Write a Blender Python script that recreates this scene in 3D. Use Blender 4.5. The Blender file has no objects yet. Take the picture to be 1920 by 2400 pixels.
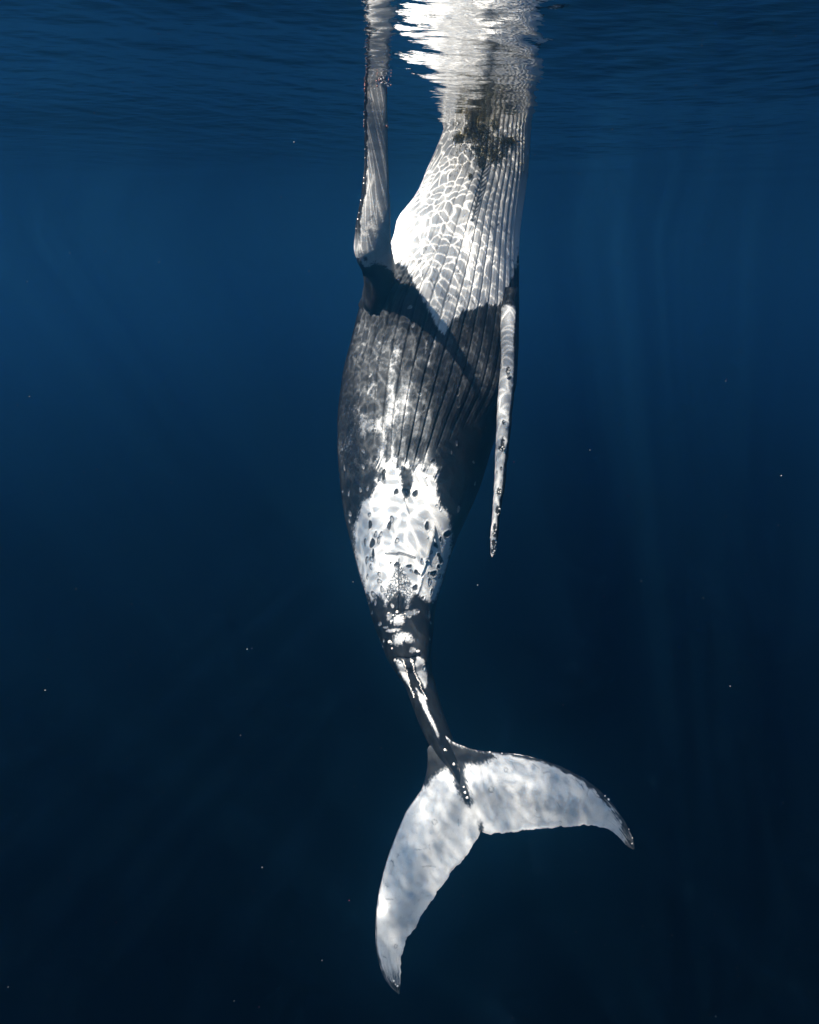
import bpy, math, random
import numpy as np
from mathutils import Vector, Matrix

random.seed(7)
RNG = np.random.default_rng(11)
SC = bpy.context.scene
COL = SC.collection

# ------------------------------------------------------------------ camera
F = 1600.0                       # focal length in pixels of the 1920 x 2400 frame (a 24 mm lens)
PITCH = math.radians(-20)
CAM = np.array([0.0, 0.0, -1.8])
FWD = np.array([0, math.cos(PITCH), math.sin(PITCH)])
UP = np.array([0, -math.sin(PITCH), math.cos(PITCH)])
cam = bpy.data.cameras.new('camera')
cam.sensor_fit = 'VERTICAL'
cam.sensor_height = 36.0
cam.sensor_width = 28.8
cam.lens = 24.0
cam.clip_start = 0.05
cam.clip_end = 2000
camo = bpy.data.objects.new('camera', cam)
camo.location = CAM
camo.rotation_euler = (math.radians(90) + PITCH, 0, 0)
COL.objects.link(camo)
SC.camera = camo

# ------------------------------------------------------------------ sky, sun, exposure
SUN = np.array([0.74, 1.0, -2.06])
SUN = SUN / np.linalg.norm(SUN)          # the way the light travels
SUN_EL = math.asin(-SUN[2])
world = bpy.data.worlds.new('World')
SC.world = world
world.use_nodes = True
wn = world.node_tree.nodes
wn.clear()
sky = wn.new('ShaderNodeTexSky')
sky.sky_type = 'NISHITA'
sky.sun_disc = False
sky.sun_elevation = SUN_EL
sky.sun_rotation = math.atan2(-SUN[0], -SUN[1])
bg = wn.new('ShaderNodeBackground')
bg.inputs['Strength'].default_value = 0.10
wo = wn.new('ShaderNodeOutputWorld')
world.node_tree.links.new(sky.outputs[0], bg.inputs[0])
world.node_tree.links.new(bg.outputs[0], wo.inputs[0])

sun = bpy.data.lights.new('sun', 'SUN')
sun.energy = 5.0
sun.angle = math.radians(0.45)
sun.color = (1.0, 0.94, 0.84)
suno = bpy.data.objects.new('sun', sun)
suno.rotation_euler = Vector(SUN).to_track_quat('-Z', 'Y').to_euler()
suno.location = (-8, -12, 30)
COL.objects.link(suno)

vs = SC.view_settings
SC.display_settings.display_device = 'sRGB'
vs.view_transform = 'Standard'
vs.look = 'None'
vs.exposure = 1.36
vs.gamma = 1.0
vs.use_curve_mapping = False

cy = SC.cycles
cy.max_bounces = 6
cy.diffuse_bounces = 2
cy.glossy_bounces = 3
cy.transmission_bounces = 2
cy.transparent_max_bounces = 8
cy.volume_bounces = 4
cy.sample_clamp_indirect = 4.0
cy.caustics_reflective = False
cy.caustics_refractive = False
cy.use_denoising = True
cy.denoiser = 'OPENIMAGEDENOISE'

# ------------------------------------------------------------------ helpers
def unproject(px, py, Y):
    """the point of the view through (px, py) that lies at world depth Y"""
    px, py, Y = np.broadcast_arrays(np.asarray(px, float), np.asarray(py, float), np.asarray(Y, float))
    dx = (px - 960) / F
    dy = (1200 - py) / F
    d = FWD + dy[..., None] * UP + dx[..., None] * np.array([1.0, 0, 0])
    t = (Y - CAM[1]) / d[..., 1]
    return CAM + d * t[..., None]


def project(P):
    r = np.asarray(P) - CAM
    z = r @ FWD
    return 960 + F * r[..., 0] / z, 1200 - F * (r @ UP) / z, z


_TAB = RNG.random((256, 256))


def vnoise(x, y):
    xi = np.floor(x).astype(int)
    yi = np.floor(y).astype(int)
    fx = x - xi
    fy = y - yi
    fx = fx * fx * (3 - 2 * fx)
    fy = fy * fy * (3 - 2 * fy)
    a = _TAB[xi & 255, yi & 255]
    b = _TAB[(xi + 1) & 255, yi & 255]
    c = _TAB[xi & 255, (yi + 1) & 255]
    d = _TAB[(xi + 1) & 255, (yi + 1) & 255]
    return (a * (1 - fx) + b * fx) * (1 - fy) + (c * (1 - fx) + d * fx) * fy


def fbm(x, y, o=4):
    s = 0
    a = 0.5
    n = 0
    for k in range(o):
        s = s + a * vnoise(x * 2 ** k + 17.3 * k, y * 2 ** k + 9.1 * k)
        n += a
        a *= 0.5
    return s / n * 2 - 1


def sstep(a, b, x):
    t = np.clip((x - a) / (b - a), 0, 1)
    return t * t * (3 - 2 * t)


def poly_sd(px, py, poly):
    """signed distance to a polygon, positive inside"""
    P = np.array(poly, float)
    inside = np.zeros(px.shape, bool)
    d = np.full(px.shape, 1e9)
    n = len(P)
    for i in range(n):
        a = P[i]
        b = P[(i + 1) % n]
        e = b - a
        t = np.clip(((px - a[0]) * e[0] + (py - a[1]) * e[1]) / (e @ e + 1e-9), 0, 1)
        d = np.minimum(d, np.hypot(px - a[0] - t * e[0], py - a[1] - t * e[1]))
        if a[1] != b[1]:
            c = ((a[1] > py) != (b[1] > py)) & (px < (b[0] - a[0]) * (py - a[1]) / (b[1] - a[1]) + a[0])
            inside ^= c
    return np.where(inside, d, -d)


def line_d(px, py, pts):
    d = np.full(px.shape, 1e9)
    P = np.array(pts, float)
    for a, b in zip(P[:-1], P[1:]):
        e = b - a
        t = np.clip(((px - a[0]) * e[0] + (py - a[1]) * e[1]) / (e @ e + 1e-9), 0, 1)
        d = np.minimum(d, np.hypot(px - a[0] - t * e[0], py - a[1] - t * e[1]))
    return d


def smooth_interp(x, xs, ys):
    """monotone cubic through a table"""
    xs = np.array(xs, float)
    ys = np.array(ys, float)
    h = np.diff(xs)
    dl = np.diff(ys) / h
    m = np.zeros(len(xs))
    m[0], m[-1] = dl[0], dl[-1]
    for i in range(1, len(xs) - 1):
        if dl[i - 1] * dl[i] > 0:
            w1 = 2 * h[i] + h[i - 1]
            w2 = h[i] + 2 * h[i - 1]
            m[i] = (w1 + w2) / (w1 / dl[i - 1] + w2 / dl[i])
    x = np.clip(x, xs[0], xs[-1])
    k = np.clip(np.searchsorted(xs, x) - 1, 0, len(xs) - 2)
    t = (x - xs[k]) / h[k]
    return ((2 * t**3 - 3 * t**2 + 1) * ys[k] + (t**3 - 2 * t**2 + t) * h[k] * m[k]
            + (-2 * t**3 + 3 * t**2) * ys[k + 1] + (t**3 - t**2) * h[k] * m[k + 1])


def mesh_np(name, V, Q, attrs=None, smooth=True):
    """a mesh from arrays: V (n,3), Q (m,4) quads or (m,3) triangles"""
    me = bpy.data.meshes.new(name)
    k = Q.shape[1]
    me.vertices.add(len(V))
    me.vertices.foreach_set('co', np.ascontiguousarray(V, np.float32).ravel())
    me.loops.add(Q.size)
    me.loops.foreach_set('vertex_index', np.ascontiguousarray(Q, np.int32).ravel())
    me.polygons.add(len(Q))
    me.polygons.foreach_set('loop_start', np.arange(0, Q.size, k, dtype=np.int32))
    me.polygons.foreach_set('loop_total', np.full(len(Q), k, np.int32))
    me.polygons.foreach_set('use_smooth', np.full(len(Q), smooth))
    for an, av in (attrs or {}).items():
        a = me.attributes.new(an, 'FLOAT', 'POINT')
        a.data.foreach_set('value', np.ascontiguousarray(av, np.float32))
    me.update(calc_edges=True)
    me.validate()
    return me


def obj(name, me, mat=None, parent=None, **props):
    o = bpy.data.objects.new(name, me)
    if mat:
        me.materials.clear()
        me.materials.append(mat)
    COL.objects.link(o)
    if parent:
        o.parent = parent
    for k, v in props.items():
        o[k] = v
    return o


def loft_faces(n, m, base=0):
    i = np.arange(n - 1)[:, None]
    j = np.arange(m)[None, :]
    a = i * m + j
    b = i * m + (j + 1) % m
    return (np.stack([a, b, b + m, a + m], -1).reshape(-1, 4) + base).astype(int)


def new_mat(name):
    m = bpy.data.materials.new(name)
    m.use_nodes = True
    nt = m.node_tree
    nt.nodes.clear()
    return m, nt, nt.nodes, nt.links


def math_node(nt, op, a, b=None, c=None, clamp=False):
    n = nt.nodes.new('ShaderNodeMath')
    n.operation = op
    n.use_clamp = clamp
    for k, v in enumerate((a, b, c)):
        if v is None:
            continue
        if isinstance(v, (int, float)):
            n.inputs[k].default_value = v
        else:
            nt.links.new(v, n.inputs[k])
    return n.outputs[0]


def simple_mat(name, color, rough=0.5, spec=0.2, var=0.25, scale=30):
    m, nt, N, Lk = new_mat(name)
    out = N.new('ShaderNodeOutputMaterial')
    p = N.new('ShaderNodeBsdfPrincipled')
    p.inputs['Roughness'].default_value = rough
    p.inputs['Specular IOR Level'].default_value = spec
    tc = N.new('ShaderNodeTexCoord')
    nz = N.new('ShaderNodeTexNoise')
    nz.inputs['Scale'].default_value = scale
    nz.inputs['Detail'].default_value = 4
    Lk.new(tc.outputs['Object'], nz.inputs['Vector'])
    r = N.new('ShaderNodeValToRGB')
    r.color_ramp.elements[0].position = 0.3
    r.color_ramp.elements[1].position = 0.7
    r.color_ramp.elements[0].color = tuple(c * (1 - var) for c in color) + (1,)
    r.color_ramp.elements[1].color = tuple(min(1, c * (1 + var)) for c in color) + (1,)
    Lk.new(nz.outputs['Fac'], r.inputs[0])
    Lk.new(r.outputs[0], p.inputs['Base Color'])
    Lk.new(p.outputs[0], out.inputs[0])
    return m

# ------------------------------------------------------------------ the water: its body and its surface
def make_water_volume():
    m, nt, N, Lk = new_mat('sea_water')
    out = N.new('ShaderNodeOutputMaterial')
    v = N.new('ShaderNodeVolumePrincipled')
    v.inputs['Color'].default_value = (0.054, 0.335, 0.665, 1)
    v.inputs['Density'].default_value = 0.0235
    v.inputs['Anisotropy'].default_value = 0.80
    v.inputs['Absorption Color'].default_value = (0.0, 0.0, 0.0, 1)
    Lk.new(v.outputs[0], out.inputs['Volume'])
    m.cycles.homogeneous_volume = True
    x, y0, y1, z0, z1 = 610, -610, 610, -15.4, 2.6
    V = np.array([(sx * x, yy, zz) for zz in (z0, z1) for yy in (y0, y1) for sx in (-1, 1)], float)
    Q = np.array([(0, 2, 3, 1), (4, 5, 7, 6), (0, 1, 5, 4), (2, 6, 7, 3), (0, 4, 6, 2), (1, 3, 7, 5)])
    me = mesh_np('haze', V, Q, smooth=False)
    obj('haze', me, m, kind='stuff')


def make_water_surface():
    def axis(lo, hi, a, b, step, g=1.05):
        mid = np.arange(a, b + 1e-6, step)
        up = []
        s, x = step, b
        while x < hi:
            s = min(s * g, 12.0)
            x = x + s
            up.append(min(x, hi))
        dn = []
        s, x = step, a
        while x > lo:
            s = min(s * g, 12.0)
            x = x - s
            dn.append(max(x, lo))
        return np.array(dn[::-1] + list(mid) + up)
    xs = axis(-600, 600, -4.2, 4.2, 0.028)
    ys = axis(-600, 600, 4.8, 12.2, 0.024)
    X, Y = np.meshgrid(xs, ys)
    Z = np.zeros_like(X)
    r = np.random.default_rng(5)
    # wind ripples: crests lie mostly across the view, a little turned
    for k in range(90):
        lam = 0.13 * (4.6 / 0.13) ** r.random()
        th = math.radians(90 - 9) + r.normal(0, 0.40 if lam > 1.2 else 0.75)
        slope = 0.0135 * (0.55 + 0.9 * r.random()) * (0.36 if lam > 0.9 else 0.62)
        kx, ky = math.cos(th) * 2 * math.pi / lam, math.sin(th) * 2 * math.pi / lam
        A = slope / (2 * math.pi / lam)
        ph = r.random() * 6.28
        # short ripples run only where the mesh is fine enough to carry them
        fade = 1.0 if lam > 2.5 else np.clip((40 * lam - np.hypot(X, Y - 8)) / (12 * lam), 0, 1)
        calm = 1 / (1 + (np.clip(np.hypot(X, Y) - 9.0, 0, None) / 5.5) ** 2)
        Z += A * fade * calm * np.sin(kx * X + ky * Y + ph)
    # a low swell: the surface dips towards the viewer
    sp = 0.4 * np.log1p(np.exp(np.clip((9.8 - Y) / 0.4, -40, 40)))
    Z += -0.5 * np.tanh(0.058 * sp / 0.5)
    Z += -0.07 * X * np.exp(-(X / 5.0) ** 2 - ((Y - 8) / 6.0) ** 2)
    n, m = X.shape
    V = np.stack([X, Y, Z], -1).reshape(-1, 3)
    i = np.arange(n - 1)[:, None]
    j = np.arange(m - 1)[None, :]
    a = i * m + j
    Q = np.stack([a, a + 1, a + m + 1, a + m], -1).reshape(-1, 4)
    me = mesh_np('water_surface', V, Q)

    mt, nt, N, Lk = new_mat('rippled_water')
    out = N.new('ShaderNodeOutputMaterial')
    geo = N.new('ShaderNodeNewGeometry')
    # fine capillary relief
    mp = N.new('ShaderNodeMapping')
    mp.inputs['Scale'].default_value = (2.2, 5.5, 1)
    Lk.new(geo.outputs['Position'], mp.inputs['Vector'])
    nz = N.new('ShaderNodeTexNoise')
    nz.inputs['Scale'].default_value = 1.6
    nz.inputs['Detail'].default_value = 3
    nz.inputs['Roughness'].default_value = 0.55
    Lk.new(mp.outputs[0], nz.inputs['Vector'])
    bp = N.new('ShaderNodeBump')
    bp.inputs['Strength'].default_value = 0.30
    bp.inputs['Distance'].default_value = 0.02
    Lk.new(nz.outputs['Fac'], bp.inputs['Height'])
    # caustic net painted into the transmission colour, independent of the wave mesh
    sep = N.new('ShaderNodeSeparateXYZ')
    Lk.new(geo.outputs['Position'], sep.inputs[0])
    cmb = N.new('ShaderNodeCombineXYZ')
    Lk.new(sep.outputs['X'], cmb.inputs['X'])
    Lk.new(math_node(nt, 'MULTIPLY', sep.outputs['Y'], 1.75), cmb.inputs['Y'])

    def warped(amount, scale, seed):
        w = N.new('ShaderNodeTexNoise')
        w.noise_dimensions = '3D'
        w.inputs['Scale'].default_value = scale
        w.inputs['Detail'].default_value = 1.5
        va = N.new('ShaderNodeVectorMath')
        va.operation = 'ADD'
        va.inputs[1].default_value = (seed, seed * 1.7, seed)
        Lk.new(cmb.outputs[0], va.inputs[0])
        Lk.new(va.outputs[0], w.inputs['Vector'])
        s = N.new('ShaderNodeVectorMath')
        s.operation = 'SUBTRACT'
        s.inputs[1].default_value = (0.5, 0.5, 0.5)
        Lk.new(w.outputs['Color'], s.inputs[0])
        sc = N.new('ShaderNodeVectorMath')
        sc.operation = 'SCALE'
        sc.inputs['Scale'].default_value = amount
        Lk.new(s.outputs[0], sc.inputs[0])
        ad = N.new('ShaderNodeVectorMath')
        ad.operation = 'ADD'
        Lk.new(va.outputs[0], ad.inputs[0])
        Lk.new(sc.outputs[0], ad.inputs[1])
        return ad.outputs[0]

    def net(vec, cell, width, power):
        v = N.new('ShaderNodeTexVoronoi')
        v.voronoi_dimensions = '2D'
        v.feature = 'DISTANCE_TO_EDGE'
        v.inputs['Scale'].default_value = 1.0 / cell
        Lk.new(vec, v.inputs['Vector'])
        mr = N.new('ShaderNodeMapRange')
        mr.inputs['From Min'].default_value = 0.0
        mr.inputs['From Max'].default_value = width
        mr.inputs['To Min'].default_value = 1.0
        mr.inputs['To Max'].default_value = 0.0
        Lk.new(v.outputs['Distance'], mr.inputs['Value'])
        return math_node(nt, 'POWER', mr.outputs[0], power)

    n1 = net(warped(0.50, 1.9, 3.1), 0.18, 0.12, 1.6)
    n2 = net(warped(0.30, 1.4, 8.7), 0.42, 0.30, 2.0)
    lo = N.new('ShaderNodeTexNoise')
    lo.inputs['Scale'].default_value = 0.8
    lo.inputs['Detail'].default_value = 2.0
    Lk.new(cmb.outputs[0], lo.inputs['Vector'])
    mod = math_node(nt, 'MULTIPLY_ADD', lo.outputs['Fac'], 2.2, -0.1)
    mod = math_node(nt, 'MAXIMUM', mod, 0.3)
    # noise spots painted into the transmission colour to make separate sun shafts
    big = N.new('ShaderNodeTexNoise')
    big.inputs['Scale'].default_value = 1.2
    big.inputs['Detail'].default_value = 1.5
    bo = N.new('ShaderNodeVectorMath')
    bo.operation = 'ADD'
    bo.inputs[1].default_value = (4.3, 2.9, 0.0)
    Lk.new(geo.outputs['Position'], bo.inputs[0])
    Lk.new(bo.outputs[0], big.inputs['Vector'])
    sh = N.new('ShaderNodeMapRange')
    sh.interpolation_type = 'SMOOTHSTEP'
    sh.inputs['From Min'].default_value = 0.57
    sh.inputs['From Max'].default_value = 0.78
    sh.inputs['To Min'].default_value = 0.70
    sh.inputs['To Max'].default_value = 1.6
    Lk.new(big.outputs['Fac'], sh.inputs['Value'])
    # painted stripes in the transmission colour that part the sunlight into sheets
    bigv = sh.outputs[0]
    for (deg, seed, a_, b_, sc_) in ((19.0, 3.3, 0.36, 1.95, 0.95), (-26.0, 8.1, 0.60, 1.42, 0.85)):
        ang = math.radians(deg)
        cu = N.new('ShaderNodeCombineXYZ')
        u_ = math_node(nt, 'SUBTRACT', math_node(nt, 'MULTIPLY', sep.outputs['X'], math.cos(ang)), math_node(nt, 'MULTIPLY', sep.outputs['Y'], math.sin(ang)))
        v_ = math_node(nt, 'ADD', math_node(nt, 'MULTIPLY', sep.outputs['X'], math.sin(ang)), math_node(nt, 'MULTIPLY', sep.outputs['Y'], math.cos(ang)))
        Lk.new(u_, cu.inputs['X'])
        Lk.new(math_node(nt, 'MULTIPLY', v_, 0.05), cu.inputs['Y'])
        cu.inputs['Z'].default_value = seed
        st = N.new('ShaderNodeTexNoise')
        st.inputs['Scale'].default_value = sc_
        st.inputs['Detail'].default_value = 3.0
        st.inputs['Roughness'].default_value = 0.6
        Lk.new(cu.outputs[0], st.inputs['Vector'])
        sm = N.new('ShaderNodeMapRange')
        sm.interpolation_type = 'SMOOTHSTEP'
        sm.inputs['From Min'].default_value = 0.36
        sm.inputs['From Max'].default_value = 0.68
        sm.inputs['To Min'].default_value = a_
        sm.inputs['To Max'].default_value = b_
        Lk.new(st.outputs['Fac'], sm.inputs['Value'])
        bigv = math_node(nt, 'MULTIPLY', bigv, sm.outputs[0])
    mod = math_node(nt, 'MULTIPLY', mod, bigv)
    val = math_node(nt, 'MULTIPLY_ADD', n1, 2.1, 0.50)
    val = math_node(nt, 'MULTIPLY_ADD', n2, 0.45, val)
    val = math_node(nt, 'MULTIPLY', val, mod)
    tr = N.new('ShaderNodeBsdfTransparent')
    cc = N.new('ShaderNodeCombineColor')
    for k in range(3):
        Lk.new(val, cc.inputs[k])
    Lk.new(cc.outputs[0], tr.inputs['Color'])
    gl = N.new('ShaderNodeBsdfGlossy')
    gl.inputs['Roughness'].default_value = 0.0
    gl.inputs['Color'].default_value = (1, 1, 1, 1)
    Lk.new(bp.outputs[0], gl.inputs['Normal'])
    fr = N.new('ShaderNodeFresnel')
    fr.inputs['IOR'].default_value = 1.333
    Lk.new(bp.outputs[0], fr.inputs['Normal'])
    mx = N.new('ShaderNodeMixShader')
    Lk.new(fr.outputs[0], mx.inputs[0])
    Lk.new(tr.outputs[0], mx.inputs[1])
    Lk.new(gl.outputs[0], mx.inputs[2])
    Lk.new(mx.outputs[0], out.inputs['Surface'])
    obj('water_surface', me, mt, kind='structure')


def make_dark_backdrop():
    # added near-black sheet under the whale, hiding the sky's glow near the horizon
    m = simple_mat('backdrop_black', (0.0002, 0.0007, 0.0016), rough=1.0, spec=0.0, var=0.15, scale=0.2)
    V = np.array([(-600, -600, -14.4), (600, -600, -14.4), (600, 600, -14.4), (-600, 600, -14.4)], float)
    obj('dark_backdrop', mesh_np('dark_backdrop', V, np.array([(0, 1, 2, 3)]), smooth=False), m, kind='structure')


make_water_volume()
make_dark_backdrop()
make_water_surface()

# ------------------------------------------------------------------ the whale
D = np.array([0.0, 0.98, -0.19])          # from belly to back
DN = D / np.linalg.norm(D)
BY = [-10, 60, 150, 270, 300, 400, 450, 500, 560, 600, 640, 680, 720, 800, 900, 1000, 1050, 1100, 1150, 1200, 1250, 1300, 1350, 1400,
      1450, 1500, 1540, 1570, 1600, 1650, 1700, 1750, 1800, 1850, 1882]
BL = [1108, 1085, 1066, 1048, 1040, 1000, 978, 948, 921, 903, 880, 858, 843, 823, 800, 792, 792, 795, 799, 806, 818, 831, 844, 860,
      874, 892, 908, 927, 947, 966, 984, 1010, 1048, 1074, 1098]
BR = [1168, 1200, 1228, 1244, 1243, 1238, 1231, 1224, 1217, 1215, 1215, 1215, 1215, 1214, 1209, 1168, 1152, 1137, 1120, 1099, 1076, 1057, 1043, 1027,
      1018, 1014, 1011, 1012, 1020, 1033, 1049, 1068, 1085, 1099, 1104]
MID_Y = [0, 270, 300, 420, 520, 600, 780, 1000, 1100, 1150, 1290, 1400, 1450, 1540, 1600, 1700, 1800, 1882]
MID_X = [1150, 1150, 1145, 1133, 1107, 1088, 1036, 978, 957, 950, 937, 935, 938, 957, 977, 1018, 1064, 1102]
HY = [-10, 60, 150, 270, 400, 560, 700, 900, 1000, 1150, 1300, 1400, 1500, 1570, 1650, 1700, 1750, 1800, 1850, 1882]
HF = [0.15, 0.36, 0.50, 0.56, 0.66, 0.86, 1.00, 1.06, 1.02, 0.88, 0.70, 0.58, 0.50, 0.48, 0.45, 0.40, 0.31, 0.19, 0.12, 0.03]
HB = [0.15, 0.36, 0.50, 0.60, 0.75, 0.95, 1.10, 1.15, 1.10, 0.95, 0.80, 0.70, 0.60, 0.58, 0.52, 0.46, 0.36, 0.20, 0.10, 0.03]
CYY = [-10, 270, 600, 1000, 1400, 1500, 1600, 1700, 1750, 1800, 1882]
CYV = [10.75, 10.70, 10.62, 10.28, 9.55, 9.28, 9.00, 8.70, 8.56, 8.47, 8.39]

V_ALL, Q_ALL, PIG, WET = [], [], [], []


def add_piece(V, Q, pig):
    base = sum(len(v) for v in V_ALL)
    V_ALL.append(V)
    Q_ALL.append(Q + base)
    PIG.append(np.clip(pig, 0, 1))


def crop(pts, ox, oy, s):
    return [(ox + s * p[0], oy + s * p[1]) + tuple(q * s for q in p[2:]) for p in pts]


def body():
    ys = np.concatenate([np.arange(-10, 230, 6.0), np.arange(230, 1560, 1.9), np.arange(1560, 1883, 2.2), [1882]])
    n = len(ys)
    Lx = smooth_interp(ys, BY, BL)
    Rx = smooth_interp(ys, BY, BR)
    xc = (Lx + Rx) / 2
    w_px = (Rx - Lx) / 2
    Yc = smooth_interp(ys, CYY, CYV)
    C = unproject(xc, ys, Yc)
    zc = project(C)[2]
    W = w_px / F * zc
    hf = smooth_interp(ys, HY, HF)
    hb = smooth_interp(ys, HY, HB)
    keel = np.interp(ys, [1380, 1545, 1600, 1750, 1830, 1882], [0, 0.25, 0.6, 0.85, 0.7, 0.3])
    # the swelling around the slit ends in a ledge where the tail stock starts
    hf = hf + 0.07 * sstep(1330, 1450, ys) * (1 - sstep(1530, 1552, ys))
    mid = smooth_interp(ys, MID_Y, MID_X)
    x0 = np.clip((mid - xc) / w_px, -0.45, 0.45)
    fr = np.radians(np.linspace(-94, 94, 470))
    bk = np.radians(np.linspace(94, 266, 62))[1:-1]
    ph = np.concatenate([fr, bk])
    m = len(ph)
    sx = np.sin(ph)[None, :] * np.ones((n, 1))
    cx = np.cos(ph)[None, :] * np.ones((n, 1))
    u = np.where(sx > x0[:, None], (sx - x0[:, None]) / (1 - x0[:, None]), (sx - x0[:, None]) / (1 + x0[:, None]))
    ell = np.sqrt(np.clip(1 - sx ** 2, 0, 1))
    kl = np.clip(1 - np.abs(u), 0, 1)
    prof = ell * (1 - keel[:, None]) + keel[:, None] * (0.35 * ell + 0.65 * np.sqrt(kl ** 2 + 0.002))
    isf = cx > 0
    dep = np.where(isf, -hf[:, None] * prof, hb[:, None] * ell * 1.0)
    P = C[:, None, :] + sx[..., None] * W[:, None, None] * np.array([1.0, 0, 0]) + dep[..., None] * DN
    # outward direction used for the relief
    nx = sx / np.maximum(W[:, None], 0.03)
    nd = -cx / np.where(cx > 0, np.maximum(hf, .03)[:, None], np.maximum(hb, .03)[:, None])
    ln = np.hypot(nx, nd) + 1e-9
    Nrm = (nx / ln)[..., None] * np.array([1.0, 0, 0]) + (nd / ln)[..., None] * DN
    px, py, _ = project(P)
    disp = np.zeros_like(px)
    # throat pleats: long grooves that draw together towards the navel
    au = np.arcsin(np.clip(u, -1, 1))
    spread = np.interp(py, [250, 420, 700, 860, 1000, 1130], [0.72, 0.82, 1.0, 0.93, 0.80, 0.66])
    step = 0.150
    wob = 0.10 * fbm(py / 90.0, au * 2 + 3, 2)
    g = au / spread / step + 0.5 + wob
    gi = np.floor(g)
    gd = np.abs(g - gi - 0.5) * 2                    # 1 at the groove line between two pleats
    gw = 1 - gd
    gnum = np.round(g)
    end = 1118 - 14 * np.abs(gnum) ** 1.25 + 46 * (vnoise(gnum * 3.7 + 40, gnum * 0 + 5.5) - 0.5)
    on = (1 - sstep(end - 45, end + 6, py)) * (np.abs(au) < 1.25) * isf
    head = sstep(232, 320, py)
    left_soft = np.interp(px - (mid[:, None]), [-120, -20, 20], [0.35, 0.6, 1.0]) * (1 - sstep(560, 720, py)) + sstep(560, 720, py)
    arc = np.maximum(W[:, None], 0.3) * step * spread * np.maximum(np.cos(au), 0.25)   # pleat width in metres
    dist = gw * arc * 0.5
    disp += on * head * left_soft * (-np.interp(py, [300, 640, 760], [0.022, 0.026, 0.034]) * np.exp(-(dist / 0.012) ** 2) + np.interp(py, [300, 640, 760], [0.009, 0.011, 0.016]) * np.cos((gw) * math.pi / 2) ** 0.5 * -1 + 0.0)
    # soft unevenness of the skin
    disp += 0.010 * fbm(px / 70, py / 90, 3) * isf
    # bulging jaw hinge at the left edge, and folds at the flipper root
    disp += 0.06 * np.exp(-((px - 945) / 22) ** 2 - ((py - 520) / 38) ** 2)
    for q in range(5):
        a0 = 862 + 15 * q
        disp += -0.016 * np.exp(-(line_d(px, py, [(a0 + 78, 612), (a0 + 22, 690), (a0 - 18, 800)]) / 2.2) ** 2) * isf
    # slit and the knob below it, mammary groove beside the remora
    slit = line_d(px, py, [(936, 1395), (936, 1440)])
    disp += -0.03 * np.exp(-(slit / 2.5) ** 2) * isf
    disp += 0.045 * np.exp(-((px - 936) / 13) ** 2 - ((py - 1453) / 12) ** 2) * isf
    ridge = line_d(px, py, [(1000, 1312), (990, 1340), (984, 1372), (976, 1392)])
    disp += 0.022 * np.exp(-(ridge / 5.0) ** 2) * isf
    ridge2 = line_d(px, py, [(1003, 1316), (996, 1338), (989, 1350)])
    disp += -0.03 * np.exp(-(ridge2 / 2.2) ** 2) * isf
    # ledge across the start of the tail stock
    disp += -0.025 * np.exp(-(line_d(px, py, [(930, 1541), (955, 1545), (985, 1538)]) / 2.5) ** 2) * isf
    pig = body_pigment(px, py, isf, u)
    pits, rel = scar_relief(px, py)
    disp += rel * isf
    P = P + disp[..., None] * Nrm
    V = P.reshape(-1, 3)
    Q = loft_faces(n, m)
    # caps
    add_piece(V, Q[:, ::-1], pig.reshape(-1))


S4 = (760, 1050, 0.2899)
S3 = (760, 600, 0.2899)
DARK = crop([(373, 620, 17, 30), (525, 632, 20, 28), (583, 355, 16, 28), (735, 370, 18, 32), (830, 632, 20, 30), (390, 770, 20, 38),
             (397, 855, 14, 30), (585, 940, 18, 20), (995, 695, 23, 31), (900, 785, 18, 20), (940, 738, 12, 18), (925, 865, 11, 24),
             (943, 905, 19, 30), (885, 1018, 22, 30), (690, 955, 20, 16), (745, 1005, 22, 16), (735, 1130, 16, 28), (480, 215, 18, 40),
             (925, 960, 12, 20), (538, 930, 6, 10), (665, 365, 28, 42), (828, 243, 8, 5), (832, 305, 5, 4), (770, 1020, 10, 12)], *S4)
RING = crop([(548, 578, 17, 22), (415, 700, 13, 20), (457, 700, 12, 18), (440, 748, 13, 20), (332, 760, 10, 22), (590, 748, 19, 15),
             (365, 540, 9, 20), (383, 900, 13, 20), (378, 960, 11, 18), (350, 1040, 9, 16), (345, 905, 9, 30), (448, 1020, 10, 22),
             (448, 1075, 14, 18), (470, 1140, 11, 26), (402, 1185, 18, 22), (850, 1078, 14, 22), (845, 1015, 10, 14), (930, 1035, 9, 20),
             (868, 1165, 9, 26), (705, 995, 11, 11), (860, 840, 11, 20), (885, 110, 15, 24), (790, 918, 12, 20), (590, 1185, 10, 16),
             (470, 240, 24, 40)], *S4)
RING += crop([(1090, 1195, 15, 28), (1085, 1100, 15, 32), (805, 1235, 14, 24), (718, 1120, 9, 12)], *S3)
RING += [(1216, 335, 4, 6)]
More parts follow.
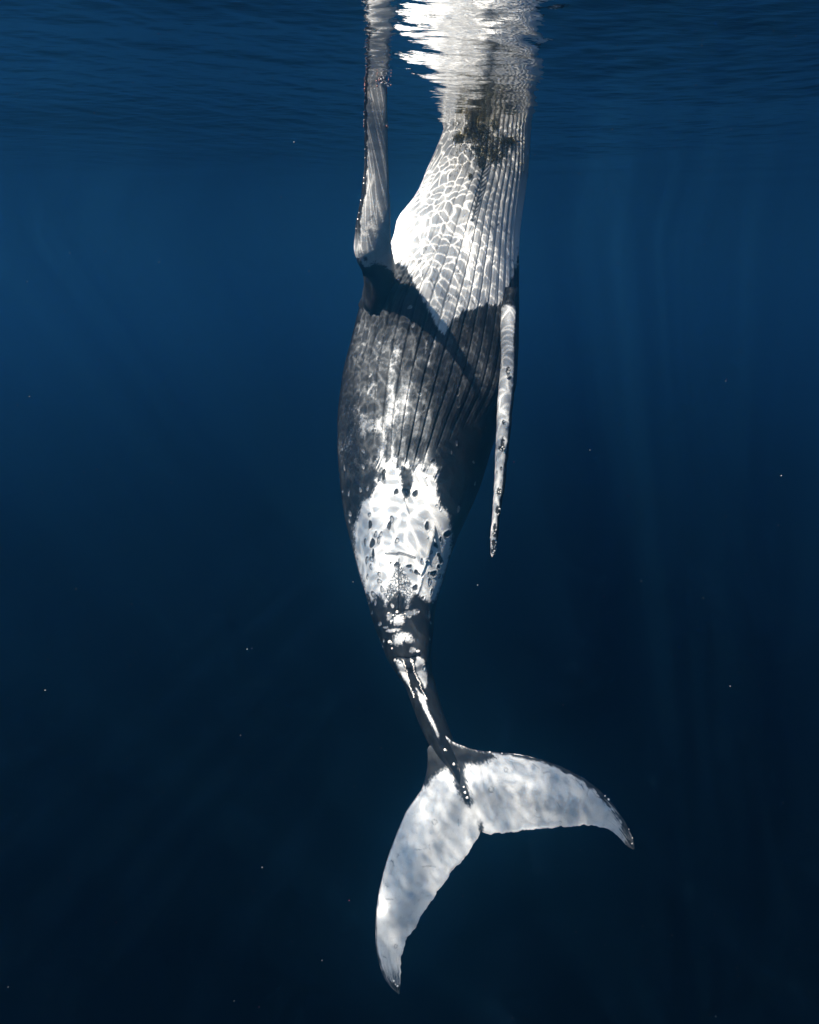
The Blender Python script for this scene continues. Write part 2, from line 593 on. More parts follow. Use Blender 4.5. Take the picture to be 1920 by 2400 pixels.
WHITE = crop([(293, 338, 11, 20), (350, 328, 11, 18), (200, 365, 8, 20), (208, 530, 11, 26), (205, 590, 8, 15), (318, 150, 11, 22),
              (455, 1420, 12, 20), (535, 1570, 15, 19), (360, 1250, 8, 15), (418, 1248, 10, 20), (390, 1330, 8, 18), (483, 1555, 8, 13),
              (450, 1540, 6, 13), (545, 1400, 11, 16), (553, 1275, 15, 18), (650, 1525, 20, 16), (685, 1360, 18, 12), (800, 1215, 14, 18),
              (985, 490, 11, 14), (938, 490, 12, 14), (1085, 490, 11, 26), (910, 465, 11, 10), (165, 160, 6, 30), (120, 210, 5, 22),
              (150, 350, 5, 18), (225, 770, 7, 25), (243, 870, 6, 15), (755, 1322, 14, 14), (668, 1290, 12, 12), (570, 1420, 8, 12),
              (600, 1720, 14, 16), (805, 1780, 12, 18), (705, 1722, 12, 16), (560, 1790, 5, 14), (850, 1350, 8, 30), (860, 1410, 7, 16),
              (855, 1545, 5, 12), (755, 1640, 14, 12), (475, 1610, 5, 12), (1215, 290, 6, 16), (275, 1040, 5, 18), (300, 1090, 5, 14),
              (522, 1340, 12, 16), (525, 1370, 10, 16), (905, 1215, 6, 20), (920, 1170, 6, 14)], *S4)
WHITE += crop([(693, 412, 17, 17), (718, 560, 14, 18), (370, 958, 14, 18), (773, 1117, 17, 16), (408, 1385, 14, 20), (318, 1575, 12, 20),
               (147, 1560, 7, 20), (1070, 1510, 11, 20), (1205, 1665, 9, 12), (620, 905, 5, 12), (1030, 1590, 5, 16)], *S3)


def scar_masks(px, py, lst, wob=0.22):
    out = np.full(px.shape, 9.0)
    for (x, y, rx, ry) in lst:
        near = (np.abs(px - x) < rx * 2.2 + 2) & (np.abs(py - y) < ry * 2.2 + 2)
        if not near.any():
            continue
        qx = (px[near] - x) / rx
        qy = (py[near] - y) / ry
        a = np.arctan2(qy, qx)
        r = np.hypot(qx, qy) * (1 + wob * np.sin(a * 2 + x) + 0.10 * np.sin(a * 3 + y))
        out[near] = np.minimum(out[near], r)
    return out


def scar_relief(px, py):
    r = scar_masks(px, py, RING + DARK + WHITE)
    rel = -0.010 * np.exp(-((r - 0.55) / 0.35) ** 2) + 0.007 * np.exp(-((r - 1.05) / 0.25) ** 2)
    return r, np.where(r < 2, rel, 0)


CHEST = [(1000, -40), (1260, -40), (1262, 300), (1250, 420), (1236, 500), (1222, 560), (1216, 600), (1206, 640), (1194, 676), (1180, 704), (1166, 716),
         (1150, 712), (1138, 712), (1124, 722), (1108, 726), (1090, 726), (1078, 736), (1066, 746), (1056, 752), (1048, 768), (1042, 784), (1034, 780),
         (1024, 764), (1014, 742), (1003, 724), (992, 702), (980, 678), (968, 656), (958, 636), (950, 624), (934, 618), (905, 612), (880, 560), (930, 430)]
BELLY = crop([(440, 120), (470, 40), (520, 140), (560, 60), (600, 160), (640, 70), (690, 150), (730, 190), (790, 110), (830, 190), (870, 110), (915, 160),
              (890, 230), (905, 300), (915, 400), (930, 470), (1000, 505), (1015, 560), (1030, 650), (1032, 740), (1020, 830), (990, 950), (960, 1050),
              (930, 1160), (880, 1240), (830, 1250), (780, 1200), (735, 1180), (700, 1240), (660, 1290), (650, 1200), (600, 1290), (570, 1180), (500, 1280),
              (470, 1200), (430, 1190), (400, 1240), (370, 1230), (340, 1160), (310, 1080), (270, 960), (250, 860), (240, 760), (235, 660), (260, 560),
              (300, 450), (380, 380), (430, 290), (470, 210)], *S4)


def body_pigment(px, py, isf, u):
    n1 = fbm(px / 9, py / 9, 4)
    n2 = fbm(px / 30, py / 40, 4)
    # strokes that run along the pleats
    nf = fbm((px + py * 0.42) / 3.2, (py - px * 0.2) / 22, 3)
    nb = fbm(px / 3.0, py / 3.0, 3)
    w = np.full(px.shape, 0.0)
    # chest
    c = sstep(-4, 4, poly_sd(px, py, CHEST) + 5 * nf + 2.5 * n1 + 4.5 * fbm((px + py * 0.42) / 1.5, (py - px * 0.2) / 13, 2))
    w = np.maximum(w, c)
    # belly patch, soft freckled edge
    b = sstep(-6, 6, poly_sd(px, py, BELLY) + 4 * n2 + 6 * nb + (4 + 10 * sstep(1180, 1090, py)) * nf)
    w = np.maximum(w, b)
    # paler bands between the lower pleats
    st = 0
    for (x, y0, y1, hw, s) in ((913, 855, 1000, 13, 0.85), (899, 980, 1110, 8, 0.5), (920, 1010, 1120, 10, 0.7), (948, 880, 1100, 15, 0.55),
                               (975, 940, 1110, 14, 0.45), (1002, 960, 1110, 16, 0.45), (890, 800, 880, 12, 0.2), (958, 780, 900, 16, 0.25),
                               (1050, 770, 900, 40, 0.22), (1030, 880, 1020, 26, 0.16), (870, 850, 1000, 30, 0.15)):
        t = np.exp(-((px - x + (py - 950) * 0.03) / hw) ** 2) * sstep(y0 - 30, y0 + 25, py) * (1 - sstep(y1 - 20, y1 + 30, py))
        st = np.maximum(st, s * t)
    st = st * np.clip(0.75 + 0.9 * n2 + 0.4 * nb, 0, 1.5)
    w = np.maximum(w, st)
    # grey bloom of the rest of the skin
    flank_shade = 1 - 0.85 * sstep(1015, 1075, px + 0.35 * (py - 1000)) * sstep(860, 960, py)  # right lower flank darkened in the pigment, as if turned from the sun
    w = np.maximum(w, (0.06 + 0.05 * n2 + 0.03 * nb + (0.07 + 0.34 * sstep(0.05, 0.45, n2 + 0.4 * nb + 0.25 * nf)) * sstep(740, 820, py) * (1 - sstep(1040, 1140, py)) * (0.35 + 0.65 * sstep(1000, 930, px))) * flank_shade)
    # white licks below the V of the chest
    for pts, hw in (([(1000, 800), (998, 830)], 3), ([(1012, 800), (1004, 858)], 4), ([(1020, 790), (1018, 812)], 3), ([(1040, 780), (1062, 750)], 4)):
        w = np.maximum(w, 0.6 * np.exp(-(line_d(px, py, pts) / hw) ** 2) * (nf > -0.2))
    # dark blotches along the midline of the belly
    mb = crop([(640, 150), (700, 170), (720, 260), (700, 320), (690, 390), (650, 410), (630, 340), (625, 260), (610, 220), (620, 150)], *S4)
    w = w * (1 - 0.92 * sstep(-3, 3, poly_sd(px, py, mb) + 5 * nb + 4 * nf))
    # speckled triangle above the slit
    tri = crop([(604, 900), (700, 1080), (735, 1170), (680, 1280), (500, 1280), (480, 1170), (540, 1060)], *S4)
    t = sstep(-4, 4, poly_sd(px, py, tri) + 3 * nb)
    w = w * (1 - t * np.clip(0.45 + 1.3 * fbm(px / 1.9, py / 1.9, 2), 0, 0.8))
    w = w * (1 - 0.85 * np.exp(-(line_d(px, py, [(935, 1310), (935, 1395)]) / 1.6) ** 2))
    w = w * (1 - 0.9 * sstep(-2, 2, poly_sd(px, py, crop([(590, 1160), (610, 1160), (650, 1240), (640, 1310), (570, 1310), (565, 1220)], *S4)) + 3 * nb))
    # marbled dark zone below: pale knob and patches
    for (x, y, rx, ry, s) in ((936, 1453, 13, 13, .85), (945, 1492, 20, 10, .75), (934, 1500, 12, 12, .6), (968, 1524, 8, 6, .5), (918, 1478, 14, 4, .7),
                              (962, 1437, 14, 6, .5), (975, 1432, 8, 5, .5), (905, 1470, 6, 3, .6), (913, 1445, 7, 9, .5), (960, 1500, 10, 8, .45), (930, 1475, 12, 3, .5)):
        w = np.maximum(w, s * sstep(1.25, 0.7, np.hypot((px - x) / rx, (py - y) / ry) + 0.5 * nb))
    # pale flanks and stripe of the tail stock
    for poly, s in ((crop([(325, 420), (400, 440), (430, 520), (470, 640), (480, 700), (420, 620), (360, 510)], 850, 1450, .2319), .85),
                    (crop([(530, 450), (560, 370), (620, 420), (650, 520), (655, 640), (630, 700), (600, 650), (545, 540)], 850, 1450, .2319), .75),
                    (crop([(540, 700), (640, 800), (650, 900), (700, 1000), (740, 1080), (775, 1180), (770, 1205), (730, 1140), (680, 1040), (620, 920),
                           (580, 830)], 850, 1450, .2319), .9)):
        w = np.maximum(w, s * sstep(-2.5, 2.5, poly_sd(px, py, poly) + 2.5 * nb))
    # slit across the belly
    w = w * (1 - 0.85 * np.exp(-((line_d(px, py, [(905, 1297), (930, 1299), (935, 1296), (945, 1298), (972, 1307)]) - 1.6) / 1.5) ** 2))
    w = w * (1 - 0.7 * np.exp(-(line_d(px, py, [(948, 1172), (955, 1190), (960, 1205)]) / 1.3) ** 2))
    # chest seam with dark strokes fanning off it
    seam = [(1134, 385), (1130, 420), (1124, 455), (1117, 480), (1108, 515)]
    ds = line_d(px, py, seam)
    sxp = np.interp(py, [385, 420, 455, 480, 515], [1134, 1130, 1124, 1117, 1108])
    zz = np.sin((py + 1.1 * np.abs(px - sxp)) / 1.75 + 2.0 * fbm(px / 12, py / 12, 2))
    rng = np.interp(py, [380, 400, 460, 520], [15, 15, 10, 5])
    fan = sstep(rng + 4, rng - 6, ds) * sstep(0.0, 0.7, zz + 0.25) + np.exp(-(ds / 2.4) ** 2)
    w = w * (1 - 0.8 * np.clip(fan, 0, 1) * (py > 380) * (py < 520))
    # short dark nicks over the chest
    for k in range(95):
        x = 985 + 220 * _TAB[k, 3]
        y = 500 + 230 * _TAB[k, 9]
        if poly_sd(np.array([x]), np.array([y]), CHEST)[0] < 10:
            continue
        ln = 3 + 8 * _TAB[k, 12]
        sl = -0.5 if _TAB[k, 17] < 0.7 else 0.6
        w = w * (1 - 0.75 * _TAB[k, 20] * np.exp(-(line_d(px, py, [(x, y), (x + sl * ln, y + ln)]) / 1.2) ** 2))
    for k in range(150):
        x = 1050 + 150 * _TAB[k, 33]
        y = 330 + 120 * _TAB[k, 39] ** 1.5
        w = w * (1 - 0.7 * np.exp(-(((px - x) ** 2 + (py - y) ** 2) / 1.6)))
    # scars
    r = scar_masks(px, py, WHITE)
    w = np.maximum(w, 0.62 * sstep(1.1, 0.75, r + 0.2 * nb) * (0.75 + 0.25 * sstep(0.5, 0.8, r)))
    r = scar_masks(px, py, RING)
    w = w * (1 - 0.75 * np.exp(-((r - 0.95) / 0.22) ** 2)) * (1 - 0.25 * sstep(1.0, 0.7, r))
    w = np.where(isf, np.maximum(w, 0.35 * np.exp(-((r - 0.9) / 0.2) ** 2)), w)
    r = scar_masks(px, py, DARK)
    w = w * (1 - 0.88 * sstep(1.15, 0.85, r + 0.25 * nb))
    ed = sstep(0.70, 0.98, np.abs(u) + 0.55 * nb) * sstep(1775, 1815, py)
    w = np.maximum(w, 0.9 * ed)
    # the flanks and the back are dark below the throat
    edge = np.abs(u)
    lowerdark = sstep(0.93, 0.99, edge + 0.03 * nb) * sstep(560, 640, py) * (py < 1770)
    w = w * (1 - 0.95 * lowerdark)
    back = np.where(isf, 0.0, 1.0) * np.where(py > 250, 1, 0.6)
    return w * (1 - 0.96 * back) + 0.02 * back


# ------------------------------------------------------------------ fluke
def fluke_Y(px, py, s=0):
    return 8.35 + 0.0006 * (px - 1127) - 0.0009 * (py - 1941)


FS = (850, 1700, 0.4058)
LEAD_R = [(1043, 1722), (1060, 1738)] + crop([(560, 112), (630, 138), (700, 150), (800, 158), (880, 164), (940, 174), (1050, 203), (1150, 240), (1270, 300), (1370, 375),
                                    (1450, 460), (1510, 545), (1555, 635), (1570, 690), (1568, 714)], *FS)
TRAIL_R = crop([(684, 600), (692, 618), (730, 627), (800, 624), (870, 616), (940, 604), (1010, 600), (1075, 592), (1140, 584), (1210, 582), (1280, 577),
                (1360, 584), (1430, 605), (1475, 642), (1505, 672), (1530, 697), (1556, 717), (1568, 716)], *FS)
LEAD_L = [(1043, 1722), (1022, 1735)] + crop([(374, 130), (376, 190), (374, 240), (364, 300), (340, 370), (310, 415), (250, 500), (200, 615), (155, 735), (120, 840), (95, 950), (80, 1050),
                                    (72, 1150), (74, 1220), (78, 1300), (95, 1375), (120, 1455), (160, 1510), (210, 1552)], *FS)
TRAIL_L = crop([(684, 600), (672, 640), (640, 690), (600, 748), (560, 795), (510, 842), (480, 892), (450, 935), (390, 1020), (340, 1100), (310, 1150), (270, 1208),
                (248, 1245), (235, 1300), (220, 1370), (220, 1440), (218, 1500), (214, 1552)], *FS)


def resample(pts, t):
    P = np.array(pts, float)
    d = np.r_[0, np.cumsum(np.hypot(*np.diff(P, axis=0).T))]
    d /= d[-1]
    # rounded by a light smoothing of the dense polyline
    tt = np.linspace(0, 1, 800)
    x = np.interp(tt, d, P[:, 0])
    y = np.interp(tt, d, P[:, 1])
    k = np.ones(15) / 15
    pad = lambda a: np.r_[np.full(7, a[0]), a, np.full(7, a[-1])]
    xs, ys = np.convolve(pad(x), k, 'valid'), np.convolve(pad(y), k, 'valid')
    xs[0], ys[0], xs[-1], ys[-1] = x[0], y[0], x[-1], y[-1]
    return np.interp(t, tt, xs), np.interp(t, tt, ys)


def fluke():
    nh = 230
    tr = np.linspace(0, 1, nh) ** 1.0
    lr, tr_ = resample(LEAD_R, tr), resample(TRAIL_R, tr)
    ll, tl = resample(LEAD_L, tr), resample(TRAIL_L, tr)
    lx = np.r_[ll[0][::-1], lr[0][1:]]
    ly = np.r_[ll[1][::-1], lr[1][1:]]
    tx = np.r_[tl[0][::-1], tr_[0][1:]]
    ty = np.r_[tl[1][::-1], tr_[1][1:]]
    s = np.r_[-tr[::-1], tr[1:]]
    n = len(s)
    # ragged trailing edge, slightly uneven leading edge
    jag = 3.2 * fbm(s * 42, s * 0 + 3, 3) * (np.abs(s) > 0.04) * (1 - 0.6 * sstep(0.8, 1, np.abs(s)))
    ty = ty + jag
    tx = tx + np.where(s < 0, jag * 0.9, 0)
    ly = ly + 1.0 * fbm(s * 60, s * 0 + 8, 2) * sstep(0.25, 0.4, np.abs(s))
    mc = 90
    c = 0.5 - 0.5 * np.cos(np.linspace(0, math.pi, mc))
    cc = np.r_[c, c[::-1][1:-1]]
    side = np.r_[np.ones(mc), -np.ones(mc - 2)]
    m = len(cc)
    px = lx[:, None] * (1 - cc) + tx[:, None] * cc
    py = ly[:, None] * (1 - cc) + ty[:, None] * cc
    Yf = fluke_Y(px, py) + 0.22 * np.abs(s[:, None]) ** 2.2
    P = unproject(px, py, Yf)
    a, b, d = unproject(1127, 1941, 8.35), unproject(1227, 1941, fluke_Y(1227, 1941)), unproject(1127, 2041, fluke_Y(1127, 2041))
    N = np.cross(b - a, d - a)
    N /= np.linalg.norm(N)
    if N[1] > 0:
        N = -N
    th = 0.105 * (1 - np.abs(s)) ** 0.9 + 0.016
    prof = 2.6 * (0.2969 * np.sqrt(cc) - 0.1260 * cc - 0.3516 * cc ** 2 + 0.2843 * cc ** 3 - 0.1036 * cc ** 4) / 0.26
    prof = np.clip(prof, 0, None) / 2.0
    off = side * prof * th[:, None]
    ripple = 0.055 * np.exp(-(line_d(px, py, [(1080, 1845), (1180, 1835), (1330, 1880)]) / 40) ** 2) * (side > 0) + 0.055 * np.exp(-(line_d(px, py, [(1080, 1845), (1000, 1960), (935, 2130)]) / 40) ** 2) * (side > 0)
    ripple = ripple * np.clip(prof * 2, 0, 1) + 0.012 * fbm(px / 60, py / 60, 3) + 0.010 * np.exp(-(line_d(px, py, [(1108, 1885), (1127, 1941)]) / 14) ** 2)
    P = P + (off + ripple * (prof > 0.02))[..., None] * N
    front = np.broadcast_to(side > 0, px.shape)
    pig = fluke_pigment(px, py, front, np.broadcast_to(s[:, None], px.shape), np.broadcast_to(cc[None, :], px.shape))
    add_piece(P.reshape(-1, 3), loft_faces(n, m), pig.reshape(-1))


def fluke_pigment(px, py, front, s, c):
    nb = fbm(px / 2.6, py / 2.6, 3)
    n1 = fbm(px / 9, py / 9, 4)
    n2 = fbm(px / 26, py / 26, 3)
    w = 0.96 + 0.05 * n2
    # dark root
    root = [(985, 1700), (1010, 1690), (1060, 1740), (1100, 1752), (1150, 1762), (1164, 1772), (1140, 1780), (1110, 1788), (1090, 1786), (1085, 1800), (1096, 1840), (1106, 1872), (1100, 1884),
            (1090, 1876), (1068, 1838), (1054, 1800), (1044, 1792), (1030, 1802), (1014, 1818), (1002, 1834), (984, 1852), (970, 1870), (960, 1860), (990, 1800)]
    fine = fbm((px * 0.39 + py * 0.92) / 9, (px * 0.92 - py * 0.39) / 1.3, 3)
    w = w * (1 - 0.95 * sstep(-5, 5, poly_sd(px, py, root) + 7 * nb + 4 * fine))
    # dark streaks along the leading edges and over the tips
    sa = np.abs(s)
    streak = fbm(s * 34, c * 16, 3)
    along = fbm(s * 16, c * 60, 3)
    dl = np.where(s > 0, line_d(px, py, LEAD_R[2:]), line_d(px, py, LEAD_L[2:]))
    wid = np.where(s > 0, np.interp(sa, [0.2, 0.3, 0.6, 0.8, 0.92, 1.0], [0, 4, 7, 11, 18, 30]), np.interp(sa, [0.2, 0.5, 0.8, 0.92, 1.0], [0, 1.0, 3, 8, 26]))
    lead = sstep(2.5, -2.5, dl - wid * (1 + 0.9 * streak))
    w = w * (1 - 0.93 * lead * sstep(-0.30, -0.05, along + 0.22))
    tip_dark = sstep(0.72, 0.98, sa) * sstep(0.0, 0.35, along)
    w = w * (1 - 0.5 * tip_dark)
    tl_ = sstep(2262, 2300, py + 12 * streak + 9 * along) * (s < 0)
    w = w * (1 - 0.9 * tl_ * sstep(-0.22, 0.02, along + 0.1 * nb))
    # the notch
    w = w * (1 - 0.9 * sstep(9, 4, np.hypot((px - 1127) / 0.9, (py - 1938) / 1.5) + 3 * nb))
    w = w * (1 - 0.35 * sstep(10, 4, np.hypot(px - 1124, py - 1926) + 4 * nb))
    # scratches and ring scars
    sc = []
    for (x0, y0, x1, y1) in ((300, 695, 370, 685), (382, 660, 386, 700), (165, 770, 180, 800), (155, 780, 180, 775), (120, 880, 122, 940), (130, 990, 175, 985),
                             (195, 750, 205, 735), (345, 795, 420, 808), (990, 520, 1030, 528), (1115, 425, 1135, 460), (855, 200, 880, 245), (975, 210, 1015, 240),
                             (1040, 265, 1075, 260), (1305, 360, 1290, 400), (1310, 355, 1350, 410), (1225, 300, 1265, 345), (1190, 292, 1250, 320), (1260, 330, 1270, 360),
                             (550, 530, 552, 570), (600, 460, 625, 455), (130, 905, 145, 918), (1135, 552, 1148, 556), (110, 1320, 140, 1340), (300, 690, 330, 692)):
        xm, ym = (x0 + x1) / 2 + 4 * math.sin(x0), (y0 + y1) / 2 + 4 * math.cos(y1)
        a = crop([(x0, y0), (xm, ym), (x1, y1)], *FS)
        w = w * (1 - (0.18 + 0.25 * abs(math.sin(x0 * 3.3))) * np.exp(-(line_d(px, py, a) / 1.0) ** 2))
    for (x, y, r0) in ((823, 243, 11), (735, 347, 15), (411, 532, 14), (998, 480, 7), (192, 1270, 10)):
        (x, y, r0), = crop([(x, y, r0)], *FS)
        r = np.hypot((px - x) / r0, (py - y) / r0 / 1.05)
        w = w * (1 - 0.45 * np.exp(-((r - 1) / 0.20) ** 2)) * (1 - 0.2 * np.exp(-((r - 0.5) / 0.2) ** 2) * (px > x))
    w = w * (1 - 0.10 * sstep(0.2, 0.6, n1))
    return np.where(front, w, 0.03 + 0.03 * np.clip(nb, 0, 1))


# ------------------------------------------------------------------ flippers
LF_Y = [95, 130, 162, 180, 200, 250, 293, 366, 412, 453, 482, 540, 578, 604, 630, 660, 700, 740]
LF_L = [872, 862, 857, 856.5, 857, 855, 856, 857, 854, 850, 845, 835, 832, 838, 850, 853, 851, 862]
LF_R = [884, 893, 899, 902, 905, 907, 907.5, 909, 910.5, 911.5, 914, 914.5, 917, 922, 926, 922, 912, 895]


def flipper_near():
    """the raised flipper: broad side to the viewer, its tip through the surface"""
    ys = np.concatenate([np.arange(95, 742, 1.8)])
    n = len(ys)
    L = smooth_interp(ys, LF_Y, LF_L)
    R = smooth_interp(ys, LF_Y, LF_R)
    # knobbly leading edge
    L = L + 0.9 * fbm(ys / 16, ys * 0 + 2, 2) * (ys < 560)
    YL = smooth_interp(ys, [95, 165, 250, 350, 480, 580, 640, 700, 742], [7.85, 8.20, 8.50, 8.90, 9.36, 9.66, 9.80, 9.98, 10.15])
    YR = YL + smooth_interp(ys, [95, 165, 350, 480, 580, 640, 742], [-0.42, -0.50, -0.62, -0.66, -0.52, -0.12, 0.30])
    A = unproject(L, ys, YL)
    B = unproject(R, ys, YR)
    C = (A + B) / 2
    H = (B - A) / 2
    T = np.gradient(C, axis=0)
    T /= np.linalg.norm(T, axis=1)[:, None]
    Nn = np.cross(H, T)
    Nn /= np.linalg.norm(Nn, axis=1)[:, None]
    Nn[Nn[:, 1] > 0] *= -1
    th = smooth_interp(ys, [95, 165, 350, 560, 620, 680, 742], [0.025, 0.045, 0.06, 0.11, 0.16, 0.26, 0.32])
    m = 120
    a = np.linspace(0, 2 * math.pi, m, endpoint=False)
    ca, sa = np.cos(a), np.sin(a)
    tap = 1 - 0.45 * (0.5 + 0.5 * ca) * sstep(700, 600, ys)[:, None]      # blunt leading edge (left), thin trailing edge
    P = C[:, None, :] - 0 + ca[None, :, None] * H[:, None, :] + (sa[None, :] * tap * th[:, None])[..., None] * Nn[:, None, :]
    px, py, _ = project(P)
    nb = fbm(px / 2.4, py / 2.4, 3)
    n1 = fbm(px / 7, py / 12, 3)
    front = np.broadcast_to(sa[None, :] > -0.05, px.shape)
    pxl, pxr = L[:, None], R[:, None]
    f = (px - pxl) / (pxr - pxl)
    w = 0.90 + 0.08 * n1
    w = w * (1 - 0.95 * sstep(0.125, 0.075, f + 0.03 * nb + 0.045 * fbm(py / 14, py * 0 + 1, 2)) * sstep(600, 520, py))
    # dark shoulder
    bnd = np.interp(px, [840, 856, 866, 880, 900, 912, 926], [604, 628, 622, 616, 622, 632, 637])
    fine = fbm(px / 14, py / 1.8, 2)
    w = w * (1 - 0.97 * sstep(-4, 4, py - bnd + 5 * nb + 6 * fine))
    w = w * (1 - 0.75 * sstep(6, 2, np.hypot((px - 857), (py - 607) / 1.3) + 3 * nb))
    # smudges
    w = w * (1 - 0.32 * np.exp(-((px - 866) / 12) ** 2 - ((py - 540) / 26) ** 2) * sstep(-0.1, 0.35, nb + 0.3 * n1))
    w = w * (1 - 0.5 * np.exp(-(line_d(px, py, [(868, 517), (873, 505)]) / 3) ** 2) * (nb > -0.2))
    for (x, y) in ((864, 211), (869, 204), (872, 238), (895, 268)):
        w = w * (1 - 0.8 * np.exp(-((px - x) ** 2 + (py - y) ** 2) / 1.5))
    w = np.where(front, w, 0.04)
    add_piece(P.reshape(-1, 3), loft_faces(n, m), w.reshape(-1))


RF_Y = [672, 690, 706, 725, 774, 832, 875, 933, 948, 1006, 1064, 1093, 1122, 1166, 1189, 1224, 1253, 1282, 1296, 1304]
RF_L = [1184, 1180, 1177.5, 1176, 1173, 1175, 1172, 1167, 1166, 1164, 1161.5, 1160.5, 1159, 1157, 1155.5, 1153, 1150.5, 1150, 1150, 1152]
RF_R = [1214, 1213, 1211, 1210, 1212, 1211, 1209, 1205, 1203.5, 1198, 1192, 1188, 1186, 1179, 1174.5, 1171, 1168, 1164, 1160, 1155]


def flipper_far():
    """the hanging flipper, seen on its knobbly leading edge"""
    ys = np.arange(672, 1305, 1.6)
    n = len(ys)
    L = smooth_interp(ys, RF_Y, RF_L)
    R = smooth_interp(ys, RF_Y, RF_R)
    knobs = [(818, 5), (880, 3), (990, 4), (1040, 6), (1098, 3), (1152, 6), (1195, 5), (1235, 5), (1258, 5), (1280, 4)]
    L = L + 0.8 * fbm(ys / 14, ys * 0 + 6, 2)
    R = R + 1.2 * fbm(ys / 16, ys * 0 + 16, 2)
    Yc = smooth_interp(ys, [672, 720, 900, 1100, 1304], [10.00, 9.82, 9.40, 9.10, 8.92])
    C = unproject((L + R) / 2, ys, Yc)
    W = (R - L) / 2 / F * project(C)[2]
    ch = smooth_interp(ys, [672, 720, 900, 1100, 1230, 1304], [0.36, 0.36, 0.36, 0.30, 0.20, 0.05])   # half of the chord, away from the viewer
    m = 110
    a = np.linspace(0, 2 * math.pi, m, endpoint=False)
    ca, sa = np.cos(a), np.sin(a)
    # chord runs back and to the right; the front is blunt
    chord = np.array([0.10, 1.0, 0.0])
    chord /= np.linalg.norm(chord)
    fr = np.where(ca > 0, 0.42, 1.58)            # front half short and round, rear half long
    P = C[:, None, :] + (sa[None, :] * W[:, None])[..., None] * np.array([1.0, 0, 0]) + (-(ca * fr)[None, :] * ch[:, None])[..., None] * chord
    bump = np.zeros((n, m))
    for (y, h) in knobs:
        bump += h * 0.007 * np.exp(-((ys[:, None] - y) / 11) ** 2) * np.exp(-((a[None, :] - 0.35 + math.pi) % (2 * math.pi) - math.pi) ** 2 / 0.35)
    P = P + bump[..., None] * (-chord)
    px, py, _ = project(P)
    f = (px - L[:, None]) / (R - L)[:, None]
    nb = fbm(px / 2.2, py / 2.6, 3)
    n1 = fbm(px / 7, py / 12, 3)
    w = 0.9 + 0.08 * n1
    brd = np.interp(py, [660, 725, 803, 860, 920, 980, 1035, 1095, 1150, 1200, 1260, 1304], [0.99, .97, .78, .85, .84, .80, .82, .72, .70, .66, .72, .8])
    w = w * (1 - 0.95 * sstep(-0.05, 0.05, f - brd + 0.05 * nb + 0.03 * n1))
    w = np.where(ca[None, :] < -0.2, 0.03, w)
    w = w * sstep(709, 720, py + 4 * nb + (f - 0.5) ** 2 * -30)
    for (x, y, rx, ry) in ((1191, 868, 5, 11), (1193, 884, 5, 7), (1178, 1040, 5, 16), (1181, 990, 4, 6), (1175, 1098, 3, 4), (1165, 1106, 1.3, 4), (1170, 1152, 6, 10),
                           (1166, 1196, 5, 10), (1160, 1236, 5, 9), (1174, 1050, 6, 6), (1161, 1252, 7, 8), (1158, 1272, 6, 9), (1155, 1290, 5, 9)):
        w = w * (1 - 0.88 * sstep(1.2, 0.75, np.hypot((px - x) / rx, (py - y) / ry) + 0.35 * nb))
    add_piece(P.reshape(-1, 3), loft_faces(n, m), np.maximum(w, 0.03).reshape(-1))


def skin_material():
    m, nt, N, Lk = new_mat('whale_skin')
    out = N.new('ShaderNodeOutputMaterial')
    p = N.new('ShaderNodeBsdfPrincipled')
    p.inputs['Specular IOR Level'].default_value = 0.12
    p.inputs['Roughness'].default_value = 0.5
    at = N.new('ShaderNodeAttribute')
    at.attribute_name = 'pigment'
    tc = N.new('ShaderNodeTexCoord')
    nz = N.new('ShaderNodeTexNoise')
    nz.inputs['Scale'].default_value = 55
    nz.inputs['Detail'].default_value = 5
    nz.inputs['Roughness'].default_value = 0.6
    Lk.new(tc.outputs['Object'], nz.inputs['Vector'])
    # grain breaks the border between dark and white skin
    g = math_node(nt, 'MULTIPLY_ADD', nz.outputs['Fac'], 0.30, -0.15)
    amt = math_node(nt, 'MULTIPLY', at.outputs['Fac'], math_node(nt, 'SUBTRACT', 1.15, at.outputs['Fac']))
    f = math_node(nt, 'MULTIPLY_ADD', g, math_node(nt, 'MULTIPLY', amt, 5.0), at.outputs['Fac'], clamp=True)
    r = N.new('ShaderNodeValToRGB')
    e = r.color_ramp.elements
    e[0].position = 0.0
    e[0].color = (0.008, 0.0095, 0.012, 1)
    e[1].position = 1.0
    e[1].color = (0.81, 0.795, 0.765, 1)
    k = r.color_ramp.elements.new(0.35)
    k.color = (0.14, 0.145, 0.15, 1)
    k = r.color_ramp.elements.new(0.7)
    k.color = (0.46, 0.46, 0.46, 1)
    Lk.new(f, r.inputs[0])
    Lk.new(r.outputs[0], p.inputs['Base Color'])
    bz = N.new('ShaderNodeTexNoise')
    bz.inputs['Scale'].default_value = 38
    bz.inputs['Detail'].default_value = 6
    Lk.new(tc.outputs['Object'], bz.inputs['Vector'])
    b = N.new('ShaderNodeBump')
    b.inputs['Strength'].default_value = 0.25
    b.inputs['Distance'].default_value = 0.012
    Lk.new(bz.outputs['Fac'], b.inputs['Height'])
    Lk.new(b.outputs[0], p.inputs['Normal'])
    Lk.new(p.outputs[0], out.inputs[0])
    return m


def fix_orientation(me):
    import bmesh
    bm = bmesh.new()
    bm.from_mesh(me)
    bmesh.ops.recalc_face_normals(bm, faces=bm.faces)
    bm.to_mesh(me)
    bm.free()


body()
fluke()
flipper_near()
flipper_far()
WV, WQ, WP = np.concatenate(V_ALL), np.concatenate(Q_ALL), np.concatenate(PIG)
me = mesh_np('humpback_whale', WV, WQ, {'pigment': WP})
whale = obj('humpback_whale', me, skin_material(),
            label='black and white humpback whale hanging upright with its head through the water surface', category='whale')
bpy.context.view_layer.update()


